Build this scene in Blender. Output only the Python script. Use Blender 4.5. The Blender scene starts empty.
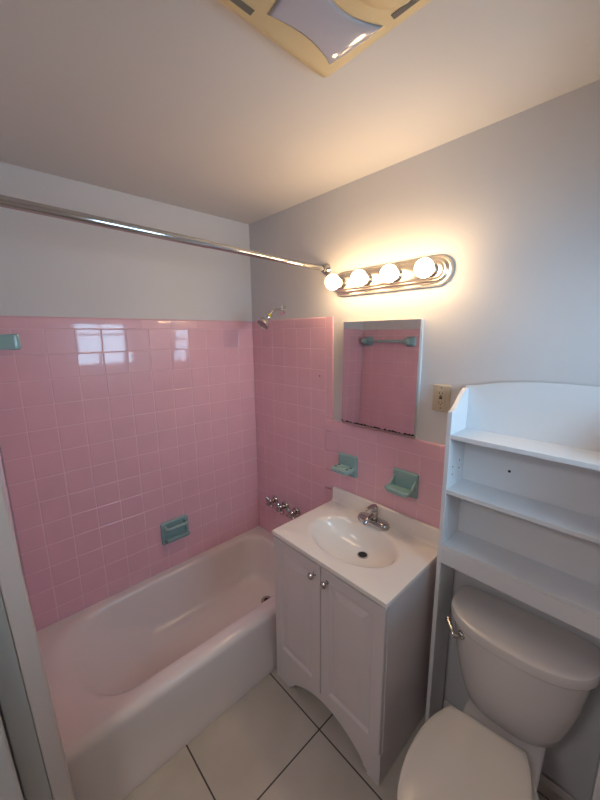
import bpy, bmesh, math, random
from mathutils import Vector, Matrix
random.seed(7)
C = bpy.context.scene.collection
PI = math.pi

# ------------------------------------------------------------------ materials
def new_mat(name):
    m = bpy.data.materials.new(name); m.use_nodes = True
    nt = m.node_tree
    return m, nt, nt.nodes['Principled BSDF']

def mat(name, col, rough=.5, metal=0., bump=0., bscale=60., var=0., vscale=6., coat=0., spec=.5):
    m, nt, b = new_mat(name)
    b.inputs['Base Color'].default_value = (*col, 1)
    b.inputs['Roughness'].default_value = rough
    b.inputs['Metallic'].default_value = metal
    b.inputs['Coat Weight'].default_value = coat; b.inputs['Coat Roughness'].default_value = .05
    b.inputs['Specular IOR Level'].default_value = spec
    tc = nt.nodes.new('ShaderNodeTexCoord')
    if var:
        n = nt.nodes.new('ShaderNodeTexNoise'); n.inputs['Scale'].default_value = vscale
        n.inputs['Detail'].default_value = 5
        nt.links.new(tc.outputs['Object'], n.inputs['Vector'])
        r = nt.nodes.new('ShaderNodeMix'); r.data_type = 'RGBA'
        r.inputs['A'].default_value = (*[c*(1-var) for c in col], 1)
        r.inputs['B'].default_value = (*[min(1, c*(1+var)) for c in col], 1)
        nt.links.new(n.outputs['Fac'], r.inputs['Factor'])
        nt.links.new(r.outputs['Result'], b.inputs['Base Color'])
    if bump:
        n = nt.nodes.new('ShaderNodeTexNoise'); n.inputs['Scale'].default_value = bscale
        n.inputs['Detail'].default_value = 3
        nt.links.new(tc.outputs['Object'], n.inputs['Vector'])
        bp = nt.nodes.new('ShaderNodeBump'); bp.inputs['Strength'].default_value = bump
        bp.inputs['Distance'].default_value = .002
        nt.links.new(n.outputs['Fac'], bp.inputs['Height'])
        nt.links.new(bp.outputs['Normal'], b.inputs['Normal'])
    return m

M = {}
M['wall'] = mat('wall_paint', (.635, .64, .662), .55, bump=.25, bscale=90, var=.03, vscale=3)
M['ceil'] = mat('ceiling_paint', (.635, .615, .59), .7, bump=.2, bscale=80, var=.02, vscale=3)
M['tile'] = mat('pink_glazed_tile', (.755, .45, .535), .34, bump=.05, bscale=25, var=.06, vscale=9, coat=.75)
M['grout'] = mat('pale_pink_grout', (.80, .55, .615), .8)
M['tub'] = mat('tub_enamel', (.76, .715, .71), .16, var=.03, vscale=4)
M['marble'] = mat('cultured_marble', (.80, .76, .72), .14, var=.02, vscale=8)
M['cab'] = mat('white_cabinet_laminate', (.66, .615, .62), .42)
M['cabdark'] = mat('cabinet_shadow_gap', (.10, .09, .09), .8)
M['chrome'] = mat('chrome', (.78, .77, .76), .07, 1.)
M['nickel'] = mat('brushed_nickel', (.55, .52, .49), .25, 1.)
M['dark'] = mat('dark_hole', (.015, .013, .012), .6)
M['teal'] = mat('teal_ceramic', (.27, .44, .445), .16, var=.08, vscale=30)
M['shelf'] = mat('white_painted_wood', (.73, .75, .78), .38, bump=.15, bscale=40, var=.02, vscale=10)
M['porcelain'] = mat('white_porcelain', (.66, .63, .62), .10)
M['seatlid'] = mat('bone_plastic_lid', (.64, .61, .57), .2)
M['cream'] = mat('aged_cream_plastic', (.66, .53, .29), .45, var=.05, vscale=8)
M['ivory'] = mat('ivory_outlet_plastic', (.52, .46, .36), .35)
M['lens'] = mat('milky_lens', (.50, .50, .56), .06)
M['yellow'] = mat('yellow_thread_tape', (.72, .58, .05), .6)
M['trim'] = mat('gloss_trim_paint', (.58, .535, .52), .35, bump=.1, bscale=30)
M['doorpaint'] = mat('door_paint', (.60, .63, .66), .4)
M['jambgrey'] = mat('jamb_grey_paint', (.44, .45, .44), .5)
M['caulk'] = mat('old_caulk', (.60, .52, .42), .7)
M['winframe'] = mat('window_white_vinyl', (.75, .75, .75), .4)
M['hall'] = mat('hall_wall_paint', (.55, .54, .52), .6)
M['dullchrome'] = mat('dimmed_chrome', (.50, .48, .47), .13, 1.)  # chrome with dimmer reflections put into a darker base colour
M['brushed'] = mat('warm_brushed_plate', (.80, .74, .66), .28, 1.)
M['slot'] = mat('dark_vent_slot', (.16, .15, .13), .8)  # plain dark grey-brown for the vent's air slots
M['steel'] = mat('galvanised_steel', (.35, .34, .33), .4, .8)

def mirror_mat():
    m, nt, b = new_mat('old_mirror')
    b.inputs['Metallic'].default_value = 1; b.inputs['Roughness'].default_value = .02
    tc = nt.nodes.new('ShaderNodeTexCoord'); sp = nt.nodes.new('ShaderNodeSeparateXYZ')
    nt.links.new(tc.outputs['Generated'], sp.inputs[0])
    n = nt.nodes.new('ShaderNodeTexNoise'); n.inputs['Scale'].default_value = 55; n.inputs['Detail'].default_value = 3
    nt.links.new(tc.outputs['Object'], n.inputs['Vector'])
    # black desilvered specks creeping up from the bottom edge
    mm = nt.nodes.new('ShaderNodeMath'); mm.operation = 'MULTIPLY_ADD'
    nt.links.new(n.outputs['Fac'], mm.inputs[0]); mm.inputs[1].default_value = -.055; mm.inputs[2].default_value = .036
    lt = nt.nodes.new('ShaderNodeMath'); lt.operation = 'LESS_THAN'
    nt.links.new(sp.outputs['Z'], lt.inputs[0]); nt.links.new(mm.outputs[0], lt.inputs[1])
    mx = nt.nodes.new('ShaderNodeMix'); mx.data_type = 'RGBA'
    mx.inputs['A'].default_value = (.80, .79, .79, 1); mx.inputs['B'].default_value = (.02, .018, .015, 1)
    nt.links.new(lt.outputs[0], mx.inputs['Factor']); nt.links.new(mx.outputs['Result'], b.inputs['Base Color'])
    return m
M['mirror'] = mirror_mat()

def floor_mat():
    m, nt, b = new_mat('floor_ceramic_tile')
    b.inputs['Roughness'].default_value = .42
    tc = nt.nodes.new('ShaderNodeTexCoord'); sp = nt.nodes.new('ShaderNodeSeparateXYZ')
    nt.links.new(tc.outputs['Object'], sp.inputs[0])
    def line(out, off, pitch, w):
        a = nt.nodes.new('ShaderNodeMath'); a.operation = 'SUBTRACT'; nt.links.new(out, a.inputs[0]); a.inputs[1].default_value = off
        p = nt.nodes.new('ShaderNodeMath'); p.operation = 'PINGPONG'; nt.links.new(a.outputs[0], p.inputs[0]); p.inputs[1].default_value = pitch/2
        l = nt.nodes.new('ShaderNodeMath'); l.operation = 'LESS_THAN'; nt.links.new(p.outputs[0], l.inputs[0]); l.inputs[1].default_value = w/2
        return l
    lx = line(sp.outputs['X'], 1.034, .4445, .0058); ly = line(sp.outputs['Y'], -.459, .4445, .0058)
    mxm = nt.nodes.new('ShaderNodeMath'); mxm.operation = 'MAXIMUM'
    nt.links.new(lx.outputs[0], mxm.inputs[0]); nt.links.new(ly.outputs[0], mxm.inputs[1])
    n = nt.nodes.new('ShaderNodeTexNoise'); n.inputs['Scale'].default_value = 5; n.inputs['Detail'].default_value = 6
    nt.links.new(tc.outputs['Object'], n.inputs['Vector'])
    cr = nt.nodes.new('ShaderNodeValToRGB')
    cr.color_ramp.elements[0].position = .3; cr.color_ramp.elements[0].color = (.47, .435, .38, 1)
    cr.color_ramp.elements[1].position = .7; cr.color_ramp.elements[1].color = (.55, .51, .455, 1)
    nt.links.new(n.outputs['Fac'], cr.inputs[0])
    mx = nt.nodes.new('ShaderNodeMix'); mx.data_type = 'RGBA'
    nt.links.new(mxm.outputs[0], mx.inputs['Factor']); nt.links.new(cr.outputs[0], mx.inputs['A'])
    mx.inputs['B'].default_value = (.06, .055, .05, 1)
    nt.links.new(mx.outputs['Result'], b.inputs['Base Color'])
    inv = nt.nodes.new('ShaderNodeMath'); inv.operation = 'SUBTRACT'; inv.inputs[0].default_value = 1
    nt.links.new(mxm.outputs[0], inv.inputs[1])
    bp = nt.nodes.new('ShaderNodeBump'); bp.inputs['Strength'].default_value = .5; bp.inputs['Distance'].default_value = .003
    nt.links.new(inv.outputs[0], bp.inputs['Height']); nt.links.new(bp.outputs['Normal'], b.inputs['Normal'])
    return m
M['floor'] = floor_mat()

def glass_mat():
    m, nt, b = new_mat('window_glass')
    nt.nodes.remove(b)
    o = nt.nodes['Material Output']
    t = nt.nodes.new('ShaderNodeBsdfTransparent'); g = nt.nodes.new('ShaderNodeBsdfGlossy')
    g.inputs['Roughness'].default_value = .02
    f = nt.nodes.new('ShaderNodeFresnel'); f.inputs['IOR'].default_value = 1.45
    mx = nt.nodes.new('ShaderNodeMixShader')
    nt.links.new(f.outputs[0], mx.inputs[0]); nt.links.new(t.outputs[0], mx.inputs[1]); nt.links.new(g.outputs[0], mx.inputs[2])
    nt.links.new(mx.outputs[0], o.inputs['Surface'])
    return m
M['glass'] = glass_mat()

BULB_L = 42.
def bulb_mat():
    m, nt, b = new_mat('lit_bulb')
    b.inputs['Base Color'].default_value = (.9, .85, .7, 1)
    b.inputs['Emission Color'].default_value = (1., .66, .35, 1)
    b.inputs['Emission Strength'].default_value = BULB_L
    return m
M['bulb'] = bulb_mat()

# ------------------------------------------------------------------ mesh helpers
def B(): return bmesh.new()

def box(bm, x0, x1, y0, y1, z0, z1, bev=0., seg=2, mi=0):
    x0, x1 = min(x0, x1), max(x0, x1); y0, y1 = min(y0, y1), max(y0, y1); z0, z1 = min(z0, z1), max(z0, z1)
    v = [bm.verts.new(p) for p in [(x0,y0,z0),(x1,y0,z0),(x1,y1,z0),(x0,y1,z0),(x0,y0,z1),(x1,y0,z1),(x1,y1,z1),(x0,y1,z1)]]
    fs = [bm.faces.new([v[i] for i in f]) for f in [(3,2,1,0),(4,5,6,7),(0,1,5,4),(1,2,6,5),(2,3,7,6),(3,0,4,7)]]
    for f in fs: f.material_index = mi
    if bev:
        es = list({e for f in fs for e in f.edges})
        bmesh.ops.bevel(bm, geom=es, offset=bev, segments=seg, affect='EDGES', profile=.5)

def loft(bm, rings, cap0=True, cap1=True, mi=0, close=True):
    R = [[bm.verts.new(p) for p in r] for r in rings]
    n = len(R[0])
    for a, b in zip(R, R[1:]):
        for i in range(n if close else n-1):
            j = (i+1) % n
            f = bm.faces.new((a[i], a[j], b[j], b[i])); f.material_index = mi
    if cap0: bm.faces.new(list(reversed(R[0]))).material_index = mi
    if cap1: bm.faces.new(R[-1]).material_index = mi
    return R

def lathe(bm, prof, c, axis, n=24, mi=0, cap=True):
    """prof: list of (radius, height along axis); axis any vector."""
    a = Vector(axis).normalized()
    u = a.orthogonal().normalized(); w = a.cross(u)
    c = Vector(c)
    rings = [[c + a*h + (u*math.cos(2*PI*k/n) + w*math.sin(2*PI*k/n))*max(r, 1e-5) for k in range(n)] for r, h in prof]
    return loft(bm, rings, cap, cap, mi)

def tube(bm, pts, r, n=14, mi=0, radii=None):
    pts = [Vector(p) for p in pts]
    rings = []; u = None
    for i, p in enumerate(pts):
        t = (pts[min(i+1, len(pts)-1)] - pts[max(i-1, 0)]).normalized()
        u = t.orthogonal().normalized() if u is None else (u - t*u.dot(t)).normalized()
        w = t.cross(u); rr = radii[i] if radii else r
        rings.append([p + (u*math.cos(2*PI*k/n) + w*math.sin(2*PI*k/n))*rr for k in range(n)])
    loft(bm, rings, True, True, mi)

def prism(bm, poly, axis, a, b, mi=0):
    """poly: 2-D points in the plane normal to axis ('x': (y,z); 'y': (x,z); 'z': (x,y))."""
    def P(p, t):
        return {'x': (t, p[0], p[1]), 'y': (p[0], t, p[1]), 'z': (p[0], p[1], t)}[axis]
    loft(bm, [[P(p, a) for p in poly], [P(p, b) for p in poly]], True, True, mi)

def smoothstep_pts(p0, p1, n=10):
    """S-curve from p0 to p1 with flat tangents along the first coordinate."""
    out = []
    for k in range(n+1):
        t = k/n; s = t*t*(3-2*t)
        out.append((p0[0] + (p1[0]-p0[0])*t, p0[1] + (p1[1]-p0[1])*s))
    return out

BASE = {}
def obj(name, bm, m, parent=None, smooth=False, angle=35, bev=0., seg=2, world=True):
    if parent is not None and world:
        root = parent
        while root.parent: root = root.parent
        bmesh.ops.translate(bm, verts=bm.verts, vec=-Vector(BASE.get(root.name, (0, 0, 0))))
    bmesh.ops.remove_doubles(bm, verts=bm.verts, dist=1e-6)
    bmesh.ops.recalc_face_normals(bm, faces=bm.faces)
    me = bpy.data.meshes.new(name); bm.to_mesh(me); bm.free()
    for mm in (m if isinstance(m, (list, tuple)) else [m]): me.materials.append(mm)
    o = bpy.data.objects.new(name, me); C.objects.link(o)
    if parent is not None: o.parent = parent
    if smooth:
        me.polygons.foreach_set('use_smooth', [True]*len(me.polygons))
        try: me.set_sharp_from_angle(angle=math.radians(angle))
        except Exception: pass
    if bev:
        md = o.modifiers.new('bevel', 'BEVEL'); md.width = bev; md.segments = seg; md.limit_method = 'ANGLE'
        md.angle_limit = math.radians(40)
    return o

def thing(name, label, cat, loc=(0, 0, 0), rz=0., group=None):
    o = bpy.data.objects.new(name, None); C.objects.link(o)
    o.empty_display_size = .05
    o.location = loc; o.rotation_euler = (0, 0, rz); BASE[o.name] = loc
    o['label'] = label; o['category'] = cat
    if group: o['group'] = group
    return o

def struct(name, bm, m, label=None, **k):
    o = obj(name, bm, m, None, **k); o['kind'] = 'structure'
    if label: o['label'] = label
    return o

# ------------------------------------------------------------------ dimensions (metres); floor at z = 0
ZC = 2.352            # ceiling
ZT = 1.772            # top of the tub tiling
S = .1095             # tile pitch
CAP = .052
ZB = ZT - CAP
ZW = 1.240            # top of the wainscot
YC = -1.308           # face of the tiled wall at the tub's foot
XD = 2.15             # window wall
BX = .0937            # first grout joint on the sink wall
ZR = .331             # tub rim
PT = .007             # tile thickness in front of the plaster

# ------------------------------------------------------------------ room shell
b = B(); box(b, -.15, 2.4, -2.75, .15, -.08, 0); struct('floor', b, M['floor'], 'floor of large cream ceramic tiles with dark joints')
b = B(); box(b, -.15, 2.4, -2.75, .15, ZC, ZC+.08); struct('ceiling', b, M['ceil'], 'plain off-white ceiling')

def tile(bm, P, u0, u1, v0, v1, g=.0010, bev=.0026, tilt=.0045):
    """one glazed tile; P(u, v, d) maps wall coordinates and depth in front of the plaster to 3-D."""
    u0 += g; u1 -= g; v0 += g; v1 -= g
    tu = random.gauss(0, tilt); tv = random.gauss(0, tilt); cu, cv = (u0+u1)/2, (v0+v1)/2
    def d(u, v, base): return base + (u-cu)*tu + (v-cv)*tv
    r0 = [P(u, v, .0) for u, v in ((u0,v0),(u1,v0),(u1,v1),(u0,v1))]
    r1 = [P(u, v, d(u, v, PT-.0025)) for u, v in ((u0,v0),(u1,v0),(u1,v1),(u0,v1))]
    k = bev*.35
    r2 = [P(u, v, d(u, v, PT-.0007)) for u, v in ((u0+k,v0+k),(u1-k,v0+k),(u1-k,v1-k),(u0+k,v1-k))]
    r3 = [P(u, v, d(u, v, PT)) for u, v in ((u0+bev,v0+bev),(u1-bev,v0+bev),(u1-bev,v1-bev),(u0+bev,v1-bev))]
    loft(bm, [r0, r1, r2, r3], False, True)

def bullnose(bm, P, a0, a1, b0, b1, g=.001):
    """trim tile running along a, rounded over at b1 (towards the paint)."""
    a0 += g; a1 -= g
    prof = [(b0+g, 0), (b0+g, PT-.002), (b0+.003, PT+.0005)]
    rr = .011
    for k in range(7):
        t = k/6*PI/2
        prof.append((b1-rr+math.sin(t)*rr, (PT+.0005-.004)*math.cos(t)**.8 + .004*math.cos(t)))
    loft(bm, [[P(a0, bb, dd) for bb, dd in prof], [P(a1, bb, dd) for bb, dd in prof]], True, True)

# ---- wall_left: long wall behind the tub
b = B(); box(b, -.12, -PT, -1.45, .12, -.0, ZC); wl = struct('wall_left', b, M['wall'], 'grey-white painted wall above the pink tub tiling')
PL = lambda u, v, d: (-PT + d, -u, v)
b = B(); g = B()
us = [S*k for k in range(12)] + [1.300]
vs = [ZB - S*k for k in range(13)] + [ZR - .01]
for i in range(len(us)-1):
    for j in range(len(vs)-1):
        tile(b, PL, us[i], us[i+1], vs[j+1], vs[j])
o = obj('tile_panel', b, M['tile'], wl)
box(g, -PT-.001, -PT+.0061, -1.30, 0, ZR-.05, ZT-.006); obj('grout', g, M['grout'], wl)
b = B()
cu = [0, .075] + [.075+.1535*k for k in range(1, 9)]
cu = [c for c in cu if c < 1.29] + [1.30]
for i in range(len(cu)-1): bullnose(b, PL, cu[i], cu[i+1], ZB, ZT)
obj('tile_cap', b, M['tile'], wl, smooth=True)

# ---- wall_back: wall with the sink, mirror and shelf
b = B(); box(b, -.12, XD+.12, PT, .12, 0, ZC); wb = struct('wall_back', b, M['wall'], 'grey-white painted wall above the sink')
PB = lambda u, v, d: (u, PT - d, v)
XE = BX + 5*S        # right edge of the field tiles
XW = 1.360
b = B(); g = B()
us = [0] + [BX + S*k for k in range(6)]
vs = [ZB - S*k for k in range(13)] + [.30]
for i in range(len(us)-1):
    for j in range(len(vs)-1): tile(b, PB, us[i], us[i+1], vs[j+1], vs[j])
us = [XE + S*k for k in range(12)]
us = [u for u in us if u < XW-.03] + [XW]
vw = [ZB - S*5 - S*k for k in range(0, 11)]
vw = [v for v in vw if v > .03] + [.0]
for i in range(len(us)-1):
    for j in range(len(vw)-1): tile(b, PB, us[i], us[i+1], vw[j+1], vw[j])
obj('tile_panel', b, M['tile'], wb)
box(g, 0, XE+.045, PT-.0061, PT+.001, .25, ZT-.006)
box(g, XE, XW, PT-.0061, PT+.001, 0, ZW-.006)
obj('grout', g, M['grout'], wb)
b = B()
cu = [0, .10, .2535, .407, .5605, XE]
for i in range(len(cu)-1): bullnose(b, PB, cu[i], cu[i+1], ZB, ZT)
PV = lambda a, bb, d: (bb, PT - d, a)
cv = [ZT] + [ZB - S*k for k in range(0, 6)]
cv[-1] = ZW
cv = [ZT, ZB] + [ZB - .1535*k for k in range(1, 4)] + [ZW]
cv = [c for c in cv if c >= ZW]
for i in range(len(cv)-1): bullnose(b, PV, cv[i+1], cv[i], XE, XE+.05)
cw = [XE + .05*0] + [XE + .02 + .1535*k for k in range(1, 9)]
cw = [c for c in cw if c < XW-.02] + [XW]
for i in range(len(cw)-1): bullnose(b, PB, cw[i], cw[i+1], ZB-S*5, ZW)
obj('tile_cap', b, M['tile'], wb, smooth=True)
b = B(); lathe(b, [(.0, 0), (.0042, 0), (.0042, .002), (0, .002)], (.600, .001, 1.466), (0, -1, 0), 12); obj('screw_hole', b, M['dark'], wb)

# baseboard behind the toilet
b = B(); prism(b, [(0, 0), (-.014, 0), (-.014, .052), (-.008, .066), (0, .070)], 'x', 1.375, 1.874)
struct('baseboard_back', b, M['trim'])

# ---- wall_front: doorway wall at the foot of the tub
b = B(); box(b, -.12, .74, YC-.12, YC-PT, 0, ZC); box(b, .74, 2.0, YC-.12, YC-PT, 2.06, ZC); box(b, 2.0, XD+.12, YC-.12, YC-PT, 0, ZC)
wf = struct('wall_front', b, M['wall'], 'wall with the doorway at the foot of the tub')
PF = lambda u, v, d: (u, YC - PT + d, v)
b = B(); g = B()
us = [0, S*.9] + [S*.9 + S*k for k in range(1, 6)]
vs = [ZB - S*k for k in range(13)] + [ZR - .01]
for i in range(len(us)-1):
    for j in range(len(vs)-1): tile(b, PF, us[i], us[i+1], vs[j+1], vs[j])
obj('tile_panel', b, M['tile'], wf)
box(g, 0, us[-1], YC-PT-.001, YC-.0010, ZR-.05, ZT-.006); obj('grout', g, M['grout'], wf)
b = B()
cu = [0, .1535, .307, .4605, us[-1]]
for i in range(len(cu)-1): bullnose(b, PF, cu[i], cu[i+1], ZB, ZT)
obj('tile_cap', b, M['tile'], wf, smooth=True)

# door casing, recessed jamb and the open door
def lean(bm):
    for v in bm.verts: v.co.y += (1.24 - v.co.z)*.0185 + (.78 - v.co.z)*.0103
b = B(); box(b, .735, .80, -1.3540, -1.3085, 0, 2.05, .008, 3); lean(b); struct('trim_1', b, M['trim'], 'white door casing beside the foot of the tub', smooth=True)
b = B(); box(b, .735, .790, -1.408, -1.3545, 0, 2.05, .003); lean(b); struct('trim_2', b, M['jambgrey'], 'grey recessed door jamb')
b = B(); box(b, .796, .832, -2.12, -1.410, .01, 2.03, .006, 3); lean(b); d1 = struct('door_1', b, M['doorpaint'], 'open pale blue-grey door', smooth=True)
b = B(); lathe(b, [(0, 0), (.026, 0), (.026, .006), (.011, .01), (.011, .035), (.026, .045), (.029, .06), (.02, .072), (0, .074)], (.832, -2.045, .95), (1, 0, 0), 20)
obj('door_knob', b, M['nickel'], d1, smooth=True)
b = B(); box(b, 1.945, 2.0, -1.42, -1.31, 0, 2.05, .003); box(b, .80, 1.945, -1.42, -1.31, 2.03, 2.06, .002); struct('trim_3', b, M['trim'])

# ---- wall_right: window wall (outside the frame; its window shows in the tile reflections and lights the shelf)
WY0, WY1, WZ0, WZ1 = -.62, -.10, 1.38, 1.93
b = B()
box(b, XD, XD+.12, YC-.12, WY0, 0, ZC); box(b, XD, XD+.12, WY1, .12, 0, ZC)
box(b, XD, XD+.12, WY0, WY1, 0, WZ0); box(b, XD, XD+.12, WY0, WY1, WZ1, ZC)
struct('wall_right', b, M['wall'], 'painted wall with the small window')
b = B()
t = .03
box(b, XD+.02, XD+.08, WY0, WY0+t, WZ0, WZ1); box(b, XD+.02, XD+.08, WY1-t, WY1, WZ0, WZ1)
box(b, XD+.02, XD+.08, WY0+t, WY1-t, WZ0, WZ0+t); box(b, XD+.02, XD+.08, WY0+t, WY1-t, WZ1-t, WZ1)
w1 = struct('window_1', b, M['winframe'], 'small white framed window', bev=.002)
b = B(); ym = (WY0+WY1)/2; box(b, XD+.03, XD+.07, ym-.012, ym+.012, WZ0+t, WZ1-t); obj('mullion', b, M['winframe'], w1)
b = B(); zm = (WZ0+WZ1)/2+.02; box(b, XD+.031, XD+.069, WY0+t, ym-.012, zm-.010, zm+.010); box(b, XD+.031, XD+.069, ym+.012, WY1-t, zm-.010, zm+.010); obj('glazing_bar', b, M['winframe'], w1)
for ya, yb in ((WY0+t, ym-.012), (ym+.012, WY1-t)):
    b = B(); box(b, XD+.047, XD+.051, ya, yb, WZ0+t, WZ1-t); obj('pane', b, M['glass'], w1)

# ---- hall beyond the doorway
b = B(); box(b, .45, .55, -2.75, YC-.12, 0, ZC); struct('wall_hall_left', b, M['hall'])
b = B(); box(b, XD+.02, XD+.12, -2.75, YC-.12, 0, ZC); struct('wall_hall_right', b, M['hall'])
b = B(); box(b, .45, XD+.12, -2.75, -2.65, 0, ZC); struct('wall_hall_end', b, M['hall'])

# ------------------------------------------------------------------ bathtub
def rrect(x0, x1, y0, y1, z, r, na=10, ne=6, rf=None):
    lim = (x1-x0)/2-.001
    r = min(r, lim); q_ = min(rf or r, lim)
    cs = [(x1-q_, y0+q_, -PI/2, q_), (x1-r, y1-r, 0, r), (x0+r, y1-r, PI/2, r), (x0+q_, y0+q_, PI, q_)]
    pts = []
    for cx, cy, a0, rc in cs:
        for k in range(na+1):
            a = a0 + PI/2*k/na
            pts.append((cx + rc*math.cos(a), cy + rc*math.sin(a)))
    out = []
    n = len(pts)
    for i, p in enumerate(pts):
        out.append((p[0], p[1], z))
        if (i+1) % (na+1) == 0:
            q = pts[(i+1) % n]
            for k in range(1, ne):
                out.append((p[0]+(q[0]-p[0])*k/ne, p[1]+(q[1]-p[1])*k/ne, z))
    return out

TX, TY0, TY1 = .676, -1.306, -.002
tub = thing('bathtub', 'white enamelled alcove bathtub along the pink tiled wall', 'bathtub', (.34, -.65, 0))
rings = []
rings.append(rrect(.002, TX+.013, TY0, TY1, 0.001, .004))
rings.append(rrect(.002, TX+.012, TY0, TY1, .035, .004))
rings.append(rrect(.002, TX+.006, TY0, TY1, .048, .004))
rings.append(rrect(.002, TX+.001, TY0, TY1, .20, .004))
for k in range(9):                                     # rolled front edge
    a = PI/2*k/8; R = .036
    rings.append(rrect(.002, TX-R+R*math.cos(a), TY0, TY1, ZR-R+R*math.sin(a), .004))
IX0, IX1, IY0, IY1 = .048, .592, -1.240, -.070
def inner(i, z, r, e=0.): return rrect(IX0+i*.8, IX1-(i*2 if i < 0 else i*1.35), IY0+i+e, IY1-i*.8, z, r, rf=r+.10)
for i, dz, r_, e in ((-.022, 0, .10, -.030), (-.014, .0008, .11, -.026), (-.008, .0025, .115, -.020), (-.002, .0055, .12, -.013), (.003, .010, .12, -.005), (.007, .017, .122, .004),
                     (.011, .028, .124, .015), (.015, .045, .126, .028), (.019, .070, .128, .045), (.024, .100, .13, .068), (.030, .135, .132, .098), (.037, .170, .136, .130), (.044, .200, .14, .158),
                     (.052, .225, .14, .180), (.063, .246, .135, .200), (.078, .260, .13, .22), (.098, .268, .115, .238), (.125, .272, .10, .255), (.16, .2735, .08, .28)):
    rings.append(inner(i, ZR-dz, r_, e))
b = B(); loft(b, rings, True, True)
obj('shell', b, M['tub'], tub, smooth=True, angle=50)
b = B(); lathe(b, [(.0, .004), (.016, .004), (.020, .006), (.034, .005), (.037, .001), (.037, -.004), (0, -.004)], (.352, -.215, .060), (0, 0, 1), 28)
dr = obj('drain', b, M['nickel'], tub, smooth=True); dr['label'] = 'dark metal tub drain'
b = B(); lathe(b, [(0, 0), (.017, 0), (.017, .0035), (0, .0035)], (.352, -.215, .0625), (0, 0, 1), 24); obj('drain_opening', b, M['dark'], dr)
# old caulk where the tub meets the foot wall
b = B(); box(b, .030, .40, -1.3035, -1.2985, ZR-.004, ZR+.0015); o_ = obj('end_gap', b, M['dark'], tub); o_['label'] = 'dark open joint at the tub end'
b = B(); box(b, .0005, .007, -1.3075, -1.299, ZR, .455, .0015); struct('trim_4', b, M['caulk'], 'old cream caulk in the tiled corner above the tub end')

# ------------------------------------------------------------------ vanity cabinet
VX0, VX1, VY, VZ = .714, 1.325, -.441, .802
van = thing('vanity_cabinet', 'white two-door vanity cabinet with arched toe valance below the sink', 'cabinet', (1.017, -.22, 0))
cx0, cx1, cy = VX0+.004, VX1-.004, -.418
b = B()
box(b, cx0, cx0+.016, cy, -.006, 0, VZ-.018); box(b, cx1-.016, cx1, cy, -.006, 0, VZ-.018)
box(b, cx0+.016, cx1-.016, cy+.004, -.006, .125, .141); box(b, cx0+.016, cx1-.016, -.016, -.006, .141, VZ-.018)
box(b, cx0+.016, cx1-.016, cy+.09, cy+.10, 0, .125)
obj('body', b, M['cab'], van, bev=.001)
# valance with a long arch
b = B()
xa0, xa1 = .835, 1.245
top = .148
pts = [(cx0, 0), (xa0-.02, 0), (xa0-.02, .012), (xa0, .022)]
for k in range(0, 25):
    t = k/24; x = xa0 + (xa1-xa0)*t
    pts.append((x, .030 + .088*math.sin(PI*t)**.75))
pts += [(xa1, .022), (xa1+.02, .012), (xa1+.02, 0), (cx1, 0), (cx1, top), (cx0, top)]
prism(b, pts, 'y', cy-.016, cy+.0)
obj('valance', b, M['cab'], van)
def door(x0, x1, z0, z1, kx):
    b = B(); yb, yf = cy-.001, cy-.020
    def R(i, y): return [(x0+i, y, z0+i), (x1-i, y, z0+i), (x1-i, y, z1-i), (x0+i, y, z1-i)]
    loft(b, [R(0, yb), R(0, yf+.004), R(.0015, yf+.001), R(.004, yf), R(.046, yf), R(.050, yf+.003), R(.056, yf+.008), R(.066, yf+.008), R(.092, yf+.001), R(.094, yf+.0005)])
    d = obj('door', b, M['cab'], van)
    b = B(); lathe(b, [(0, 0), (.009, 0), (.009, .002), (.0055, .004), (.0055, .012), (.011, .017), (.0145, .022), (.0145, .026), (.010, .031), (0, .0325)], (kx, yf, .727), (0, -1, 0), 20)
    k = obj('knob', b, M['nickel'], d, smooth=True); k['label'] = 'round dark nickel knob'
xm = 1.019
door(cx0+.003, xm-.002, top+.002, VZ-.030, xm-.033)
door(xm+.002, cx1-.003, top+.002, VZ-.030, xm+.037)

# ------------------------------------------------------------------ sink top (countertop with moulded basin)
top_t = thing('sink_top', 'white moulded sink countertop with oval basin resting on the vanity', 'sink', (1.017, -.22, VZ-.018))
SXC, SYC, SA, SB = 1.014, -.230, .214, .148
N = 96
def rect_ring(x0, x1, y0, y1, z):
    """points of a rectangle met by rays from the basin centre, the same angles for every ring"""
    out = []
    for k in range(N):
        a = ANG[k]; dx, dy = math.cos(a)*SA, math.sin(a)*SB
        ts = []
        if dx > 1e-9: ts.append((x1-SXC)/dx)
        if dx < -1e-9: ts.append((x0-SXC)/dx)
        if dy > 1e-9: ts.append((y1-SYC)/dy)
        if dy < -1e-9: ts.append((y0-SYC)/dy)
        t = min(ts); out.append((SXC+dx*t, SYC+dy*t, z))
    return out
ANG = [2*PI*k/N for k in range(N)]
for X, Y in ((VX0, VY), (VX1, VY), (VX0, -.002), (VX1, -.002)):      # snap the nearest ray onto each corner
    a = math.atan2((Y-SYC)/SB, (X-SXC)/SA) % (2*PI)
    i = min(range(N), key=lambda k: abs((ANG[k]-a+PI) % (2*PI)-PI)); ANG[i] = a
def ell(s, z, ox=0, oy=0):
    return [(SXC+ox+SA*s*math.cos(a), SYC+oy+SB*s*math.sin(a), z) for a in ANG]
X0, X1, Y0, Y1 = VX0, VX1, VY, -.002
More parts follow.
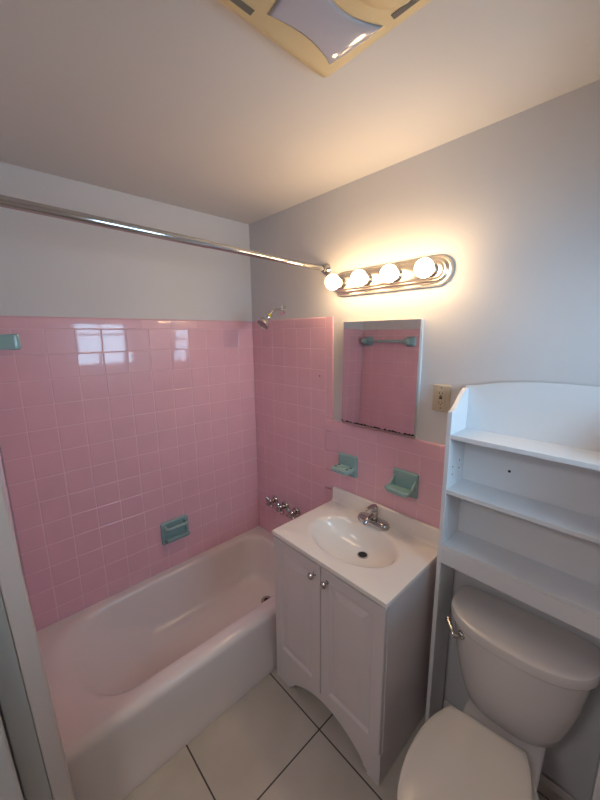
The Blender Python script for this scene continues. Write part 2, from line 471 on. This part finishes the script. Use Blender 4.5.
rings = [ell(1.03, VZ-.018), rect_ring(X0, X1, Y0, Y1, VZ-.018), rect_ring(X0, X1, Y0, Y1, VZ-.004), rect_ring(X0+.001, X1-.001, Y0+.001, Y1, VZ-.001), rect_ring(X0+.004, X1-.004, Y0+.004, Y1, VZ),
         ell(1.08, VZ), ell(1.03, VZ-.0008), ell(.99, VZ-.004), ell(.955, VZ-.011), ell(.90, VZ-.026, .001, .004), ell(.81, VZ-.048, .004, .012), ell(.68, VZ-.070, .008, .025),
         ell(.52, VZ-.087, .011, .040), ell(.34, VZ-.098, .013, .052), ell(.19, VZ-.103, .014, .060), ell(.11, VZ-.106, .014, .062)]
DXY = (SXC+.014, SYC+.062)
# underside of the bowl
rings = [ell(.12, VZ-.120, .014, .062), ell(.55, VZ-.104, .011, .040), ell(.86, VZ-.062, 0, .010), ell(.99, VZ-.030)] + rings
b = B(); loft(b, rings, True, True)
obj('countertop', b, M['marble'], top_t, smooth=True, angle=40)
b = B()
prism(b, [(-.002, VZ-.001), (-.030, VZ-.001), (-.0235, VZ+.006), (-.021, VZ+.014), (-.0195, VZ+.066), (-.016, VZ+.073), (-.010, VZ+.075), (-.002, VZ+.075)], 'x', VX0, VX1)
obj('backsplash', b, M['marble'], top_t, smooth=True, angle=30, bev=.003)
b = B(); lathe(b, [(.011, .002), (.019, .0035), (.0255, .003), (.0265, .0005), (.0265, -.004), (.011, -.004)], (*DXY, VZ-.1045), (0, 0, 1), 28, cap=False)
dr = obj('drain', b, M['chrome'], top_t, smooth=True)
b = B(); lathe(b, [(0, -.003), (.0205, -.003), (.0205, .0036), (.012, .0046), (0, .0046)], (*DXY, VZ-.1045), (0, 0, 1), 24); obj('stopper', b, M['dark'], dr)

# ------------------------------------------------------------------ basin faucet
FX, FY = 1.006, -.060
fa = thing('basin_faucet', 'chrome single-lever basin faucet behind the oval sink', 'faucet', (FX, FY, VZ))
def stad(hx, hy, z, n=14):
    out = []
    for sgn, a0 in ((1, -PI/2), (-1, PI/2)):
        for k in range(n+1):
            a = a0 + PI*k/n
            out.append((FX + sgn*(hx-hy) + hy*math.cos(a), FY + hy*math.sin(a), z))
    return out
b = B(); loft(b, [stad(.083, .029, VZ+.0005), stad(.084, .030, VZ+.008), stad(.082, .028, VZ+.018), stad(.075, .023, VZ+.026), stad(.060, .014, VZ+.029)])
obj('base_plate', b, M['dullchrome'], fa, smooth=True, angle=60)
b = B()
lathe(b, [(0, 0), (.022, 0), (.0185, .010), (.0170, .028), (.0165, .044), (0, .044)], (FX, FY+.006, VZ+.022), (0, 0, 1), 24)
tube(b, [(FX, FY, VZ+.040), (FX, FY-.022, VZ+.043), (FX, FY-.044, VZ+.040), (FX, FY-.060, VZ+.033), (FX, FY-.067, VZ+.027)],
     .0115, 18, radii=[.0125, .0118, .0108, .010, .0095])
sp = obj('spout', b, M['dullchrome'], fa, smooth=True, angle=60)
b = B(); lathe(b, [(0, 0), (.0085, 0), (.0085, .008), (0, .008)], (FX, FY-.070, VZ+.022), (0, .5, 1), 18); obj('aerator', b, M['steel'], sp, smooth=True)
b = B()
lathe(b, [(0, -.001), (.0165, -.001), (.0172, .006), (.0165, .014), (.012, .020), (0, .023)], (FX, FY+.006, VZ+.068), (0, .08, 1), 24)
tube(b, [(FX, FY+.010, VZ+.083), (FX, FY-.010, VZ+.091), (FX, FY-.030, VZ+.094), (FX, FY-.050, VZ+.092), (FX, FY-.062, VZ+.089)], .008, 14, radii=[.012, .010, .0085, .007, .005])
obj('lever', b, M['dullchrome'], fa, smooth=True, angle=60)

# ------------------------------------------------------------------ tub taps: three cross handles on the tiled wall
TZ = .601
def tap_parts(root):
    b = B(); lathe(b, [(0, 0), (.031, 0), (.032, .004), (.027, .012), (.017, .017), (0, .017)], (0, -.0005, 0), (0, -1, 0), 24)
    obj('escutcheon', b, M['dullchrome'], root, smooth=True, world=False)
    b = B(); lathe(b, [(0, .010), (.015, .010), (.014, .030), (.017, .036), (.017, .050), (0, .052)], (0, 0, 0), (0, -1, 0), 20)
    obj('stem', b, M['dullchrome'], root, smooth=True, world=False)
    b = B()
    for k in range(4):
        a = PI/4 + PI/2*k; d = Vector((math.cos(a), 0, math.sin(a)))
        lathe(b, [(.0, 0), (.011, .0), (.0095, .012), (.0105, .020), (.0135, .027), (.0135, .034), (.008, .039), (0, .040)], Vector((0, -.050, 0)), d, 16)
    lathe(b, [(0, -.012), (.018, -.012), (.019, 0), (.017, .012), (0, .016)], (0, -.052, 0), (0, -1, 0), 20)
    obj('cross_handle', b, M['dullchrome'], root, smooth=True, world=False)
tap = thing('tub_tap', 'chrome cross-handle tub tap nearest the tiled corner', 'tap', (.192, 0, TZ), 0, 'tub taps on the pink wall')
tap_parts(tap)
for x, lab in ((.300, 'chrome cross-handle tub tap in the middle of the row of three'), (.404, 'chrome cross-handle tub tap nearest the white vanity')):
    r = tap.copy(); C.objects.link(r); r.location = (x, 0, TZ); r['label'] = lab
    for ch in list(tap.children):
        c = ch.copy(); C.objects.link(c); c.parent = r

# ------------------------------------------------------------------ ceramic fixtures in the tiling
def rr2(u0, u1, v0, v1, r, na=5):
    pts = []
    for cu_, cv_, a0 in ((u1-r, v0+r, -PI/2), (u1-r, v1-r, 0), (u0+r, v1-r, PI/2), (u0+r, v0+r, PI)):
        for k in range(na+1):
            a = a0+PI/2*k/na; pts.append((cu_+r*math.cos(a), cv_+r*math.sin(a)))
    return pts

def plate(bm, x0, x1, z0, z1, d):
    """rounded wall plate on the sink wall, standing d in front of it"""
    rings = []
    for ins, y in ((0, .001), (0, -d*.4), (.003, -d*.8), (.008, -d)):
        rings.append([(u, y, v) for u, v in rr2(x0+ins, x1-ins, z0+ins, z1-ins, .008)])
    loft(bm, rings)

# toothbrush and tumbler holder: a shelf with holes
hx0, hx1, hz0, hz1 = .742, .862, .965, 1.078
th = thing('toothbrush_holder', 'teal ceramic toothbrush holder with holes, on the pink wall left of the soap dish', 'toothbrush holder', (.802, 0, 1.02))
b = B(); plate(b, hx0, hx1, hz0, hz1, .012); obj('wall_plate', b, M['teal'], th, smooth=True)
def tray_slab(bm, x0, x1, yb, yf, z0, z1, r=.012):
    rings = []
    def ring(i, z):
        pts = [(x0+i, yb)]
        for k in range(7):
            a = PI + PI/2*k/6; pts.append((x0+r+(r-i)*math.cos(a), yf+r+(r-i)*math.sin(a)))
        for k in range(7):
            a = -PI/2 + PI/2*k/6; pts.append((x1-r+(r-i)*math.cos(a), yf+r+(r-i)*math.sin(a)))
        pts.append((x1-i, yb))
        return [(p[0], p[1], z) for p in pts]
    loft(bm, [ring(.004, z0), ring(0, z0+.004), ring(0, z1-.004), ring(.004, z1)])
b = B(); tray_slab(b, hx0+.008, hx1-.008, -.008, -.082, .997, 1.020)
tr = obj('tray', b, M['teal'], th, smooth=True)
b = B()    # curved bracket under the tray
prism(b, [(-.008, .976), (-.008, 1.002), (-.056, 1.002), (-.040, .994), (-.022, .984)], 'x', hx0+.016, hx1-.016); obj('bracket', b, M['teal'], th, bev=.003)
b = B(); lathe(b, [(0, .0005), (.012, .0008), (.018, .003), (.021, .003), (.024, .0005), (.024, -.002), (0, -.002)], ((hx0+hx1)/2, -.044, 1.0200), (0, 0, 1), 28); obj('tumbler_ring', b, M['teal'], tr, smooth=True)
for k, (dx, dy) in enumerate(((-.038, -.026), (-.038, -.054), (.038, -.026), (.038, -.054))):
    b = B(); lathe(b, [(0, 0), (.0065, 0), (.0065, .0012), (0, .0012)], ((hx0+hx1)/2+dx, dy, 1.0195), (0, 0, 1), 14); obj('brush_hole', b, M['dark'], tr)

# soap dish above the sink
sx0, sx1, sz0, sz1 = 1.066, 1.190, .970, 1.086
sd = thing('soap_dish', 'teal ceramic open-tray soap dish on the pink wall above the faucet', 'soap dish', (1.128, 0, 1.02))
b = B(); plate(b, sx0, sx1, sz0, sz1, .012); obj('wall_plate', b, M['teal'], sd, smooth=True)
def dish(bm, x0, x1, yb, yf, z0, z1):
    def ring(i, z, r):
        pts = [(x0+i, yb)]
        for k in range(7):
            a = PI + PI/2*k/6; pts.append((x0+i+r+r*math.cos(a), yf+i+r+r*math.sin(a)))
        for k in range(7):
            a = -PI/2 + PI/2*k/6; pts.append((x1-i-r+r*math.cos(a), yf+i+r+r*math.sin(a)))
        pts.append((x1-i, yb))
        return [(p[0], p[1], z) for p in pts]
    loft(bm, [ring(.022, z0, .010), ring(.008, z0+.008, .012), ring(0, z1-.006, .013), ring(.001, z1-.001, .013), ring(.004, z1, .012), ring(.007, z1-.002, .011), ring(.014, z1-.012, .010), ring(.022, z1-.014, .008)])
b = B(); dish(b, sx0+.004, sx1-.004, -.008, -.088, .990, 1.022); obj('tray', b, M['teal'], sd, smooth=True)
for xr_ in (sx0+.006, sx1-.013):
    b = B(); prism(b, [(-.010, 1.020), (-.010, 1.066), (-.017, 1.045), (-.040, 1.022), (-.040, 1.014)], 'x', xr_, xr_+.007); obj('side_rib', b, M['teal'], sd)

# soap dish with grab bar over the tub (built on the left wall)
ay0, ay1, az0, az1 = -.690, -.528, .492, .630
gs = thing('soap_dish', 'teal ceramic soap dish with grab bar on the pink wall above the tub', 'soap dish', (0, -.61, .56))
b = B()
rings = []
for ins, x in ((0, -.001), (0, .007), (.003, .011), (.010, .013), (.016, .013), (.022, .004)):
    rings.append([(x, u, v) for u, v in rr2(ay0+ins, ay1-ins, az0+ins, az1-ins, .012)])
loft(b, rings); obj('wall_plate', b, M['teal'], gs, smooth=True, angle=45)
b = B()
zs = .523
pr = [(.004, zs-.018), (.030, zs-.014), (.052, zs+.0), (.060, zs+.016), (.061, zs+.024), (.057, zs+.026), (.051, zs+.018), (.040, zs+.010), (.004, zs+.008)]
loft(b, [[(p[0], ay0+.014, p[1]) for p in pr], [(p[0], ay1-.014, p[1]) for p in pr]])
obj('tray', b, M['teal'], gs, smooth=True, angle=50, bev=.003)
b = B()
zb = .600
tube(b, [(.008, ay0+.020, zb), (.030, ay0+.018, zb), (.042, ay0+.023, zb), (.047, ay0+.038, zb), (.047, ay1-.038, zb), (.042, ay1-.023, zb), (.030, ay1-.018, zb), (.008, ay1-.020, zb)], .0105, 14)
obj('grab_bar', b, M['teal'], gs, smooth=True, angle=60)

# towel bar on the foot wall, seen end on and in the mirror
tb = thing('towel_bar', 'teal ceramic towel bar high on the pink wall at the tub foot', 'towel bar', (.265, YC, 1.672))
for x in (.062, .468):
    b = B()
    rings = []
    for hw, y in ((.040, YC-.001), (.040, YC+.010), (.036, YC+.014), (.026, YC+.024), (.022, YC+.050), (.024, YC+.072), (.024, YC+.088), (.020, YC+.093)):
        rings.append([(x+u, y, 1.672+v) for u, v in rr2(-hw, hw, -hw, hw, hw*.25)])
    loft(b, rings); obj('post', b, M['teal'], tb, smooth=True, angle=45)
b = B(); box(b, .080, .450, YC+.062, YC+.082, 1.662, 1.682, .003); obj('bar', b, M['teal'], tb, smooth=True)

# ------------------------------------------------------------------ shower head
sh = thing('wall_shower', 'small chrome shower head on a bent arm above the pink tiles', 'shower', (.303, PT, 1.825))
b = B(); lathe(b, [(0, 0), (.030, 0), (.031, .003), (.024, .010), (.013, .014), (0, .014)], (.303, PT, 1.825), (0, -1, 0), 26); obj('flange', b, M['chrome'], sh, smooth=True)
b = B(); tube(b, [(.303, 0, 1.825), (.303, -.030, 1.827), (.303, -.055, 1.823), (.303, -.078, 1.811), (.303, -.096, 1.793)], .0085, 14); obj('arm', b, M['chrome'], sh, smooth=True)
A = Vector((0, -.70, -.71)).normalized(); p0 = Vector((.303, -.094, 1.795))
b = B(); lathe(b, [(0, 0), (.0118, 0), (.0122, .012), (.0118, .018), (0, .018)], p0, A, 16); t_ = obj('thread_tape', b, M['yellow'], sh, smooth=True); t_['label'] = 'yellow thread tape'
b = B(); lathe(b, [(0, .016), (.015, .016), (.018, .022), (.015, .030), (.020, .038), (.036, .060), (.039, .067), (.039, .076), (.034, .079), (.031, .074), (0, .074)], p0, A, 28); hd = obj('head', b, M['chrome'], sh, smooth=True)
b = B(); lathe(b, [(0, .070), (.030, .070), (.030, .077), (.020, .079), (0, .0795)], p0, A, 24); obj('spray_face', b, M['steel'], hd, smooth=True)

# ------------------------------------------------------------------ curtain rod
M['chrome_rod'] = mat('chrome_rod', (.55, .56, .56), .09, 1.)
cr = thing('shower_curtain_rod', 'bare chrome shower curtain rod across the tub', 'curtain rod', (.655, -.65, 2.013))
RA, RB = Vector((.640, PT, 2.001)), Vector((.664, YC+.001, 2.022))
def at(t): return RA.lerp(RB, t)
b = B(); tube(b, [at(.004), at(.52)], .0125, 20); obj('inner_tube', b, M['chrome_rod'], cr, smooth=True)
b = B(); tube(b, [at(.50), at(.502), at(.996)], .0142, 20); obj('outer_tube', b, M['chrome_rod'], cr, smooth=True)
for t, ax in ((0, RB-RA), (1, RA-RB)):
    b = B(); lathe(b, [(0, 0), (.028, 0), (.0285, .004), (.024, .012), (.0165, .018), (.0165, .030), (0, .030)], at(t), ax, 24); obj('end_flange', b, M['chrome_rod'], cr, smooth=True)

# ------------------------------------------------------------------ mirror cabinet
MX0, MX1, MZ0, MZ1 = .777, 1.166, 1.258, 1.741
mc = thing('medicine_cabinet', 'frameless mirrored medicine cabinet above the sink', 'mirror', (.97, PT, 1.5))
b = B(); box(b, MX0-.002, MX1+.004, -.004, PT+.0, MZ0-.016, MZ1, .0015); obj('cabinet_rim', b, M['shelf'], mc)
b = B(); box(b, MX0, MX1, -.021, -.014, MZ0, MZ1)
bmesh.ops.rotate(b, verts=b.verts, cent=((MX0+MX1)/2, -.016, (MZ0+MZ1)/2), matrix=Matrix.Rotation(math.radians(.8), 3, 'Z') @ Matrix.Rotation(math.radians(-1.2), 3, 'X'))
mi = obj('mirror', b, M['mirror'], mc)
b = B(); box(b, MX0, MX1, -.024, -.0045, MZ0-.014, MZ0-.002, .002); ml = obj('bottom_rail', b, M['nickel'], mc)

# ------------------------------------------------------------------ vanity light
LX0, LX1, LZ0, LZ1 = .700, 1.275, 1.862, 1.972
zc = (LZ0+LZ1)/2
vl = thing('vanity_light', 'chrome strip light with four lit round bulbs above the mirror', 'light fixture', ((LX0+LX1)/2, PT, zc))
def st2(hx, hz, y, n=16):
    xc = (LX0+LX1)/2; out = []
    for sgn, a0 in ((1, -PI/2), (-1, PI/2)):
        for k in range(n+1):
            a = a0 + PI*k/n
            out.append((xc + sgn*(hx-hz) + hz*math.cos(a), y, zc + hz*math.sin(a)))
    return out
hx, hz = (LX1-LX0)/2, (LZ1-LZ0)/2
b = B()
loft(b, [st2(hx, hz, PT), st2(hx, hz, -.006), st2(hx-.004, hz-.004, -.012), st2(hx-.009, hz-.009, -.012), st2(hx-.011, hz-.011, -.020), st2(hx-.016, hz-.016, -.024), st2(hx-.021, hz-.021, -.024), st2(hx-.024, hz-.024, -.031), st2(hx-.028, hz-.028, -.033)])
obj('mounting_plate', b, M['brushed'], vl, smooth=True, angle=40)
for k in range(4):
    x = .770 + .1465*k
    b = B(); lathe(b, [(0, 0), (.026, 0), (.026, .004), (.021, .008), (.020, .020), (0, .020)], (x, -.033, zc), (0, -1, 0), 24); so = obj('socket', b, M['nickel'], vl, smooth=True)
    b = B()
    R = .034; pr = [(0, -.0), (.013, 0), (.0135, .010), (.016, .014)]
    cyy = .014 + math.sqrt(R*R-.016**2)
    a0 = math.asin(.016/R)
    for j in range(1, 18):
        a = a0 + (PI-a0)*j/17; pr.append((R*math.sin(a), cyy - R*math.cos(a)))
    lathe(b, pr, (x, -.050, zc), (0, -1, 0), 28)
    bu = obj('bulb', b, M['bulb'], vl, smooth=True); bu['label'] = 'round glowing bulb'

# ------------------------------------------------------------------ wall outlet
oc = (1.266, PT, 1.432)
ou = thing('wall_outlet', 'ivory electrical outlet on the wall beside the shelf', 'outlet', oc)
b = B()
loft(b, [[(u, y, v) for u, v in rr2(1.227+i, 1.297-i, 1.376+i, 1.484-i, .005)] for i, y in ((0, PT), (0, .004), (.002, .0015), (.004, .001))])
obj('cover_plate', b, M['ivory'], ou, smooth=True)
b = B(); box(b, 1.2455, 1.2785, -.002, .0015, 1.397, 1.463, .001); fc = obj('receptacle', b, M['ivory'], ou)
for dz in (.019, -.019):
    for dx in (-.006, .006):
        b = B(); box(b, 1.262+dx-.0011, 1.262+dx+.0011, -.0024, -.001, 1.432+dz-.004, 1.432+dz+.004); obj('slot', b, M['dark'], fc)
    b = B(); lathe(b, [(0, 0), (.0024, 0), (.0024, .0014), (0, .0014)], (1.262, -.001, 1.432+dz-.0085), (0, -1, 0), 12); obj('ground_hole', b, M['dark'], fc)
b = B(); box(b, 1.256, 1.268, -.0028, -.001, 1.4335, 1.4385); box(b, 1.256, 1.268, -.0028, -.001, 1.4275, 1.4325); obj('test_button', b, M['dark'], fc)
for z in (1.391, 1.473):
    b = B(); lathe(b, [(0, 0), (.003, 0), (.0025, .0012), (0, .0014)], (1.262, .001, z), (0, -1, 0), 12); obj('screw', b, M['nickel'], ou)

# ------------------------------------------------------------------ over-toilet shelf
GX0, GX1, GY = 1.355, 1.890, -.148
T = .016
us_ = thing('over_toilet_shelf', 'tall white shelf unit with arched top standing over the toilet', 'shelf', ((GX0+GX1)/2, -.07, 0))
def side(x):
    b = B()
    pts = [(-.0115, 0), (-.0115, 1.482)]
    pts += [(-.0115, 1.484), (-.024, 1.487)]
    for k in range(1, 15):
        t = k/14; s = t*t*(3-2*t)
        pts.append((-.024 + (GY+.024)*t, 1.487 + (1.416-1.487)*s))
    pts.append((GY, 0))
    prism(b, pts, 'x', x, x+T)
    return obj('side_panel', b, M['shelf'], us_, bev=.0015)
sl = side(GX0); side(GX1-T)
SZ = (1.334, 1.128, .909)
for k, z in enumerate(SZ):
    b = B(); box(b, GX0+T, GX1-T, GY+.001, -.011, z-T, z, .0012); obj('shelf_board', b, M['shelf'], us_)
b = B(); box(b, GX0+T, GX1-T, GY, GY+T, .832, .909-T-.0005, .001); obj('front_rail', b, M['shelf'], us_)
b = B()    # back panel with an arched, shouldered top
xl, xr = GX0+.002, GX1-.002
pts = [(xl, .83), (xr, .83), (xr, 1.488)]
xc = (xl+xr)/2
n = 28
arch = []
for k in range(n+1):
    t = -1 + 2*k/n
    s = abs(t-.17)/1.17
    z = 1.527 - .040*(s**2.3) + (.006*max(0, (s-.86)/.14)**1.2)
    arch.append((xc + t*(xr-xl)/2, z))
pts = [(xl, .83), (xr, .83)] + list(reversed(arch))
prism(b, pts, 'y', -.011, -.005)
bp = obj('back_panel', b, M['shelf'], us_)
for y, z in ((-.050, 1.215), (-.108, 1.205), (-.050, 1.185), (-.108, 1.175)):
    b = B(); lathe(b, [(0, 0), (.003, 0), (.003, .0006), (0, .0006)], (GX0+T, y, z), (1, 0, 0), 10); obj('peg_hole', b, M['dark'], sl)
b = B(); lathe(b, [(0, 0), (.005, 0), (.005, .0006), (0, .0006)], (1.528, -.011, 1.205), (0, -1, 0), 12); obj('screw_hole', b, M['dark'], bp)

# ------------------------------------------------------------------ toilet (local frame: wall side at y = 0, front towards -y)
to = thing('toilet', 'white two-piece toilet with lid down under the shelf', 'toilet', (1.626, -.020, 0), math.radians(2.5))
def dshape(a, d, z, n=2.5, yb=0., rb=.03, m=40):
    """tank outline: flat back at yb, bowed front d deep, half-width a"""
    pts = []
    for k in range(m+1):
        t = PI*k/m
        c, s = math.cos(t), math.sin(t)
        x = -a*math.copysign(abs(c)**(2/n), c); y = -(.45*d + .55*d*abs(s)**(2/2.0)) if False else -(d*.42 + d*.58*abs(s)**1.0)
        pts.append((x, yb+y, z))
    for k in range(1, 7):
        t = PI/2*k/6; pts.append((a-rb+rb*math.cos(t), yb-rb+rb*math.sin(t), z))
    for k in range(0, 7):
        t = PI/2 + PI/2*k/6; pts.append((-a+rb+rb*math.cos(t), yb-rb+rb*math.sin(t), z))
    return pts
b = B()
prof = [(.345, .112, .130), (.348, .134, .152), (.358, .146, .166), (.40, .159, .176), (.46, .174, .186), (.54, .189, .195), (.62, .198, .201), (.662, .203, .203)]
loft(b, [dshape(a, d, z, yb=-.002-(.004 if z < .355 else 0)) for z, a, d in prof])
obj('tank', b, M['porcelain'], to, smooth=True, angle=50, world=False)
b = B()
loft(b, [dshape(a, d, z, yb=.006) for z, a, d in [(.660, .204, .208), (.661, .212, .219), (.666, .2145, .222), (.690, .2155, .223), (.698, .213, .2205), (.7015, .207, .215), (.7035, .200, .208), (.7042, .190, .199), (.7048, .12, .14)]])
obj('tank_lid', b, M['porcelain'], to, smooth=True, angle=24, world=False)
# flush lever at the left end of the tank
b = B()
hp = Vector((-.150, -.170, .628))
hn = Vector((-.55, -.83, 0)).normalized()
lathe(b, [(0, -.01), (.014, -.01), (.015, .004), (.012, .010), (0, .012)], hp, hn, 18)
q = hp + hn*.012
tube(b, [q, q+Vector((-.012, -.012, .001)), q+Vector((-.026, -.001, .006)), q+Vector((-.044, .020, .012)), q+Vector((-.050, .030, .014))], .006, 12, radii=[.009, .0105, .010, .0105, .0115])
obj('flush_lever', b, M['dullchrome'], to, smooth=True, angle=60, world=False)
def egg(w, y0, y1, z, n=48, flat=.30):
    """seat outline: squarish at the back (y0), long ellipse to the front (y1)"""
    out = []
    ym = y0 + (y1-y0)*.40
    for k in range(n):
        t = 2*PI*k/n
        c, s = math.cos(t), math.sin(t)
        x = w*math.copysign(abs(c)**(2/2.15), c) if s <= 0 else w*math.copysign(abs(c)**(2/3.2), c)
        y = ym + (ym-y1)*math.copysign(abs(s)**(2/2.15), s) if s <= 0 else ym + (y0-ym)*abs(s)**(2/3.4)
        if s > 0: x *= 1 - flat*abs(s)**2.2*.9
        out.append((x, y, z))
    return out
RZ = math.radians(2.5)
def catmull(P, m=6):
    out = []; n = len(P)
    for i in range(n):
        p0, p1, p2, p3 = (Vector((*P[(i+j-1) % n], 0)) for j in range(4))
        for k in range(m):
            t = k/m
            out.append(.5*((2*p1) + (p2-p0)*t + (2*p0-5*p1+4*p2-p3)*t*t + (3*p1-p0-3*p2+p3)*t**3))
    return out
LID = [(1.515, -.268), (1.575, -.258), (1.655, -.248), (1.712, -.241), (1.728, -.246), (1.748, -.285), (1.768, -.35), (1.779, -.43), (1.776, -.52), (1.752, -.61), (1.700, -.672), (1.628, -.694), (1.555, -.676), (1.500, -.618), (1.472, -.53), (1.464, -.44), (1.472, -.36), (1.492, -.295), (1.503, -.273)]
LIDC = Vector((1.622, -.455, 0))
def lid(sc_, z):
    out = []
    for p in catmull([(x_-.010, y_) for x_, y_ in LID]):
        q = LIDC + (p-LIDC)*sc_
        d = q - Vector((1.626, -.020, 0))
        out.append((d.x*math.cos(RZ)+d.y*math.sin(RZ), -d.x*math.sin(RZ)+d.y*math.cos(RZ), z))
    return out
b = B()     # bowl: rim, narrowing to the foot, with the deck that carries the tank
loft(b, [egg(.100, -.10, -.545, .0), egg(.104, -.09, -.55, .03), egg(.092, -.10, -.52, .10), egg(.095, -.12, -.54, .18), egg(.120, -.16, -.60, .27), egg(.140, -.21, -.645, .335), egg(.147, -.23, -.660, .352), egg(.145, -.235, -.655, .362), egg(.130, -.25, -.635, .366)])
obj('bowl', b, M['porcelain'], to, smooth=True, angle=50, world=False)
b = B(); box(b, -.120, .120, -.300, -.006, .290, .3465, .012, 4); obj('deck', b, M['porcelain'], to, smooth=True, world=False)
b = B(); loft(b, [lid(.94, .3665), lid(.975, .369), lid(.98, .380), lid(.96, .3835)]); obj('seat', b, M['seatlid'], to, smooth=True, angle=50, world=False)
b = B(); loft(b, [lid(.965, .3845), lid(.998, .387), lid(1.0, .394), lid(.993, .398), lid(.975, .4005), lid(.90, .4025), lid(.6, .404), lid(.2, .4045)]); obj('seat_lid', b, M['seatlid'], to, smooth=True, angle=60, world=False)
for s in (-1, 1):
    b = B(); lathe(b, [(0, -.022), (.009, -.022), (.010, -.018), (.010, .018), (.009, .022), (0, .022)], (s*.075 - .012, -.236, .372), (1, 0, 0), 16)
    obj('hinge', b, M['seatlid'], to, smooth=True, world=False)

# ------------------------------------------------------------------ ceiling fan and light unit
FX0, FY1, FL = 1.140, -.553, .42
fz = ZC
fu = thing('ceiling_vent', 'square cream plastic bathroom vent with milky lens on the ceiling', 'vent', (FX0+FL/2, FY1-FL/2, ZC))
x0, x1, y0, y1 = FX0, FX0+FL, FY1-FL, FY1
b = B()
def fr(i, z): return [(u, v, z) for u, v in rr2(x0+i, x1-i, y0+i, y1-i, .012)]
loft(b, [fr(.002, fz), fr(.0, fz-.003), fr(.003, fz-.010), fr(.024, fz-.030), fr(.034, fz-.034), fr(.044, fz-.034)])
obj('frame', b, M['cream'], fu, smooth=True, angle=40)
b = B()    # dark air slots in the rim
box(b, 1.186, 1.200, -.890, -.822, fz-.0350, fz-.030); obj('air_slot', b, M['slot'], fu)
b = B(); box(b, 1.378, 1.450, -.613, -.600, fz-.0350, fz-.030); obj('air_slot', b, M['slot'], fu)
b = B()
def lens(i, z):
    out = []
    L1, L2, L3, L4 = (1.214+i, -.795+i), (1.211+i, -.612-i), (1.350-i, -.606-i), (1.350-i, -.803+i)
    for k in range(10):
        t = k/10; out.append((L1[0] + .015*math.sin(PI*t)*(1 if t > 0 else 0), L1[1]+(L2[1]-L1[1])*t, z))
    for k in range(6):
        t = k/6; out.append((L2[0]+(L3[0]-L2[0])*t, L2[1]+(L3[1]-L2[1])*t+.004*math.sin(PI*t), z))
    for k in range(12):
        t = k/12; out.append((L3[0]-.034*math.sin(PI*t)**.9, L3[1]+(L4[1]-L3[1])*t, z))
    for k in range(6):
        t = k/6; out.append((L4[0]+(L1[0]-L4[0])*t, L4[1]+(L1[1]-L4[1])*t-.004*math.sin(PI*t), z))
    return out
loft(b, [lens(-.002, fz-.030), lens(0, fz-.036), lens(.002, fz-.0375), lens(.005, fz-.0380), lens(.02, fz-.0384), lens(.04, fz-.0386)])
le = obj('lens', b, M['lens'], fu, smooth=True, angle=50); le['label'] = 'milky white lens with concave sides'
b = B(); loft(b, [lens(-.0035, fz-.033), lens(-.0035, fz-.0348), lens(-.0022, fz-.0348), lens(-.0022, fz-.033)], False, False); obj('lens_gap', b, M['steel'], le)
b = B()    # rounded grille cover beside the lens
def oval(rx, ry, z): return [(1.42+rx*math.cos(2*PI*k/32), -.712+ry*math.sin(2*PI*k/32), z) for k in range(32)]
loft(b, [oval(.062, .095, fz-.032), oval(.060, .092, fz-.042), oval(.05, .08, fz-.048), oval(.02, .03, fz-.051)])
obj('grille_cover', b, M['cream'], fu, smooth=True, angle=50)

# ------------------------------------------------------------------ light
w = bpy.data.worlds.new('overcast_sky'); bpy.context.scene.world = w; w.use_nodes = True
bg = w.node_tree.nodes['Background']
bg.inputs['Color'].default_value = (.48, .755, 1.0, 1); bg.inputs['Strength'].default_value = 16.0
pl = bpy.data.lights.new('window_portal', 'AREA'); pl.shape = 'RECTANGLE'; pl.size = WY1-WY0; pl.size_y = WZ1-WZ0
pl.cycles.is_portal = True
po = bpy.data.objects.new('window_portal', pl); C.objects.link(po)
po.location = (XD+.10, (WY0+WY1)/2, (WZ0+WZ1)/2); po.rotation_euler = (PI/2, 0, PI/2)
# added fill light in the hall, standing in for bounced daylight
hl = bpy.data.lights.new('hall_fill', 'AREA'); hl.size = .35; hl.energy = 9; hl.color = (1., .95, .95)
ho = bpy.data.objects.new('hall_fill', hl); C.objects.link(ho); ho.location = (1.45, -2.2, ZC-.03)

# ------------------------------------------------------------------ camera
cd = bpy.data.cameras.new('camera'); co = bpy.data.objects.new('camera', cd); C.objects.link(co)
yaw, pitch, roll = .8174, -.1908, -.0105
fw = Vector((-math.sin(yaw)*math.cos(pitch), math.cos(yaw)*math.cos(pitch), math.sin(pitch)))
rt = Vector((math.cos(yaw), math.sin(yaw), 0)); up = rt.cross(fw)
rt2 = rt*math.cos(roll) + up*math.sin(roll); up2 = up*math.cos(roll) - rt*math.sin(roll)
mw = Matrix((rt2, up2, -fw)).transposed().to_4x4(); mw.translation = (1.8471, -1.3162, 1.6858)
co.matrix_world = mw
cd.sensor_fit = 'HORIZONTAL'; cd.sensor_width = 36; cd.lens = 36*340.22/600
cd.clip_start = .01
sc = bpy.context.scene
sc.camera = co
sc.view_settings.view_transform = 'Standard'; sc.view_settings.look = 'None'
sc.view_settings.gamma = 1; sc.view_settings.use_curve_mapping = False
sc.view_settings.exposure = 0.
sc.cycles.max_bounces = 10; sc.cycles.diffuse_bounces = 6; sc.cycles.glossy_bounces = 6
sc.cycles.sample_clamp_indirect = 8
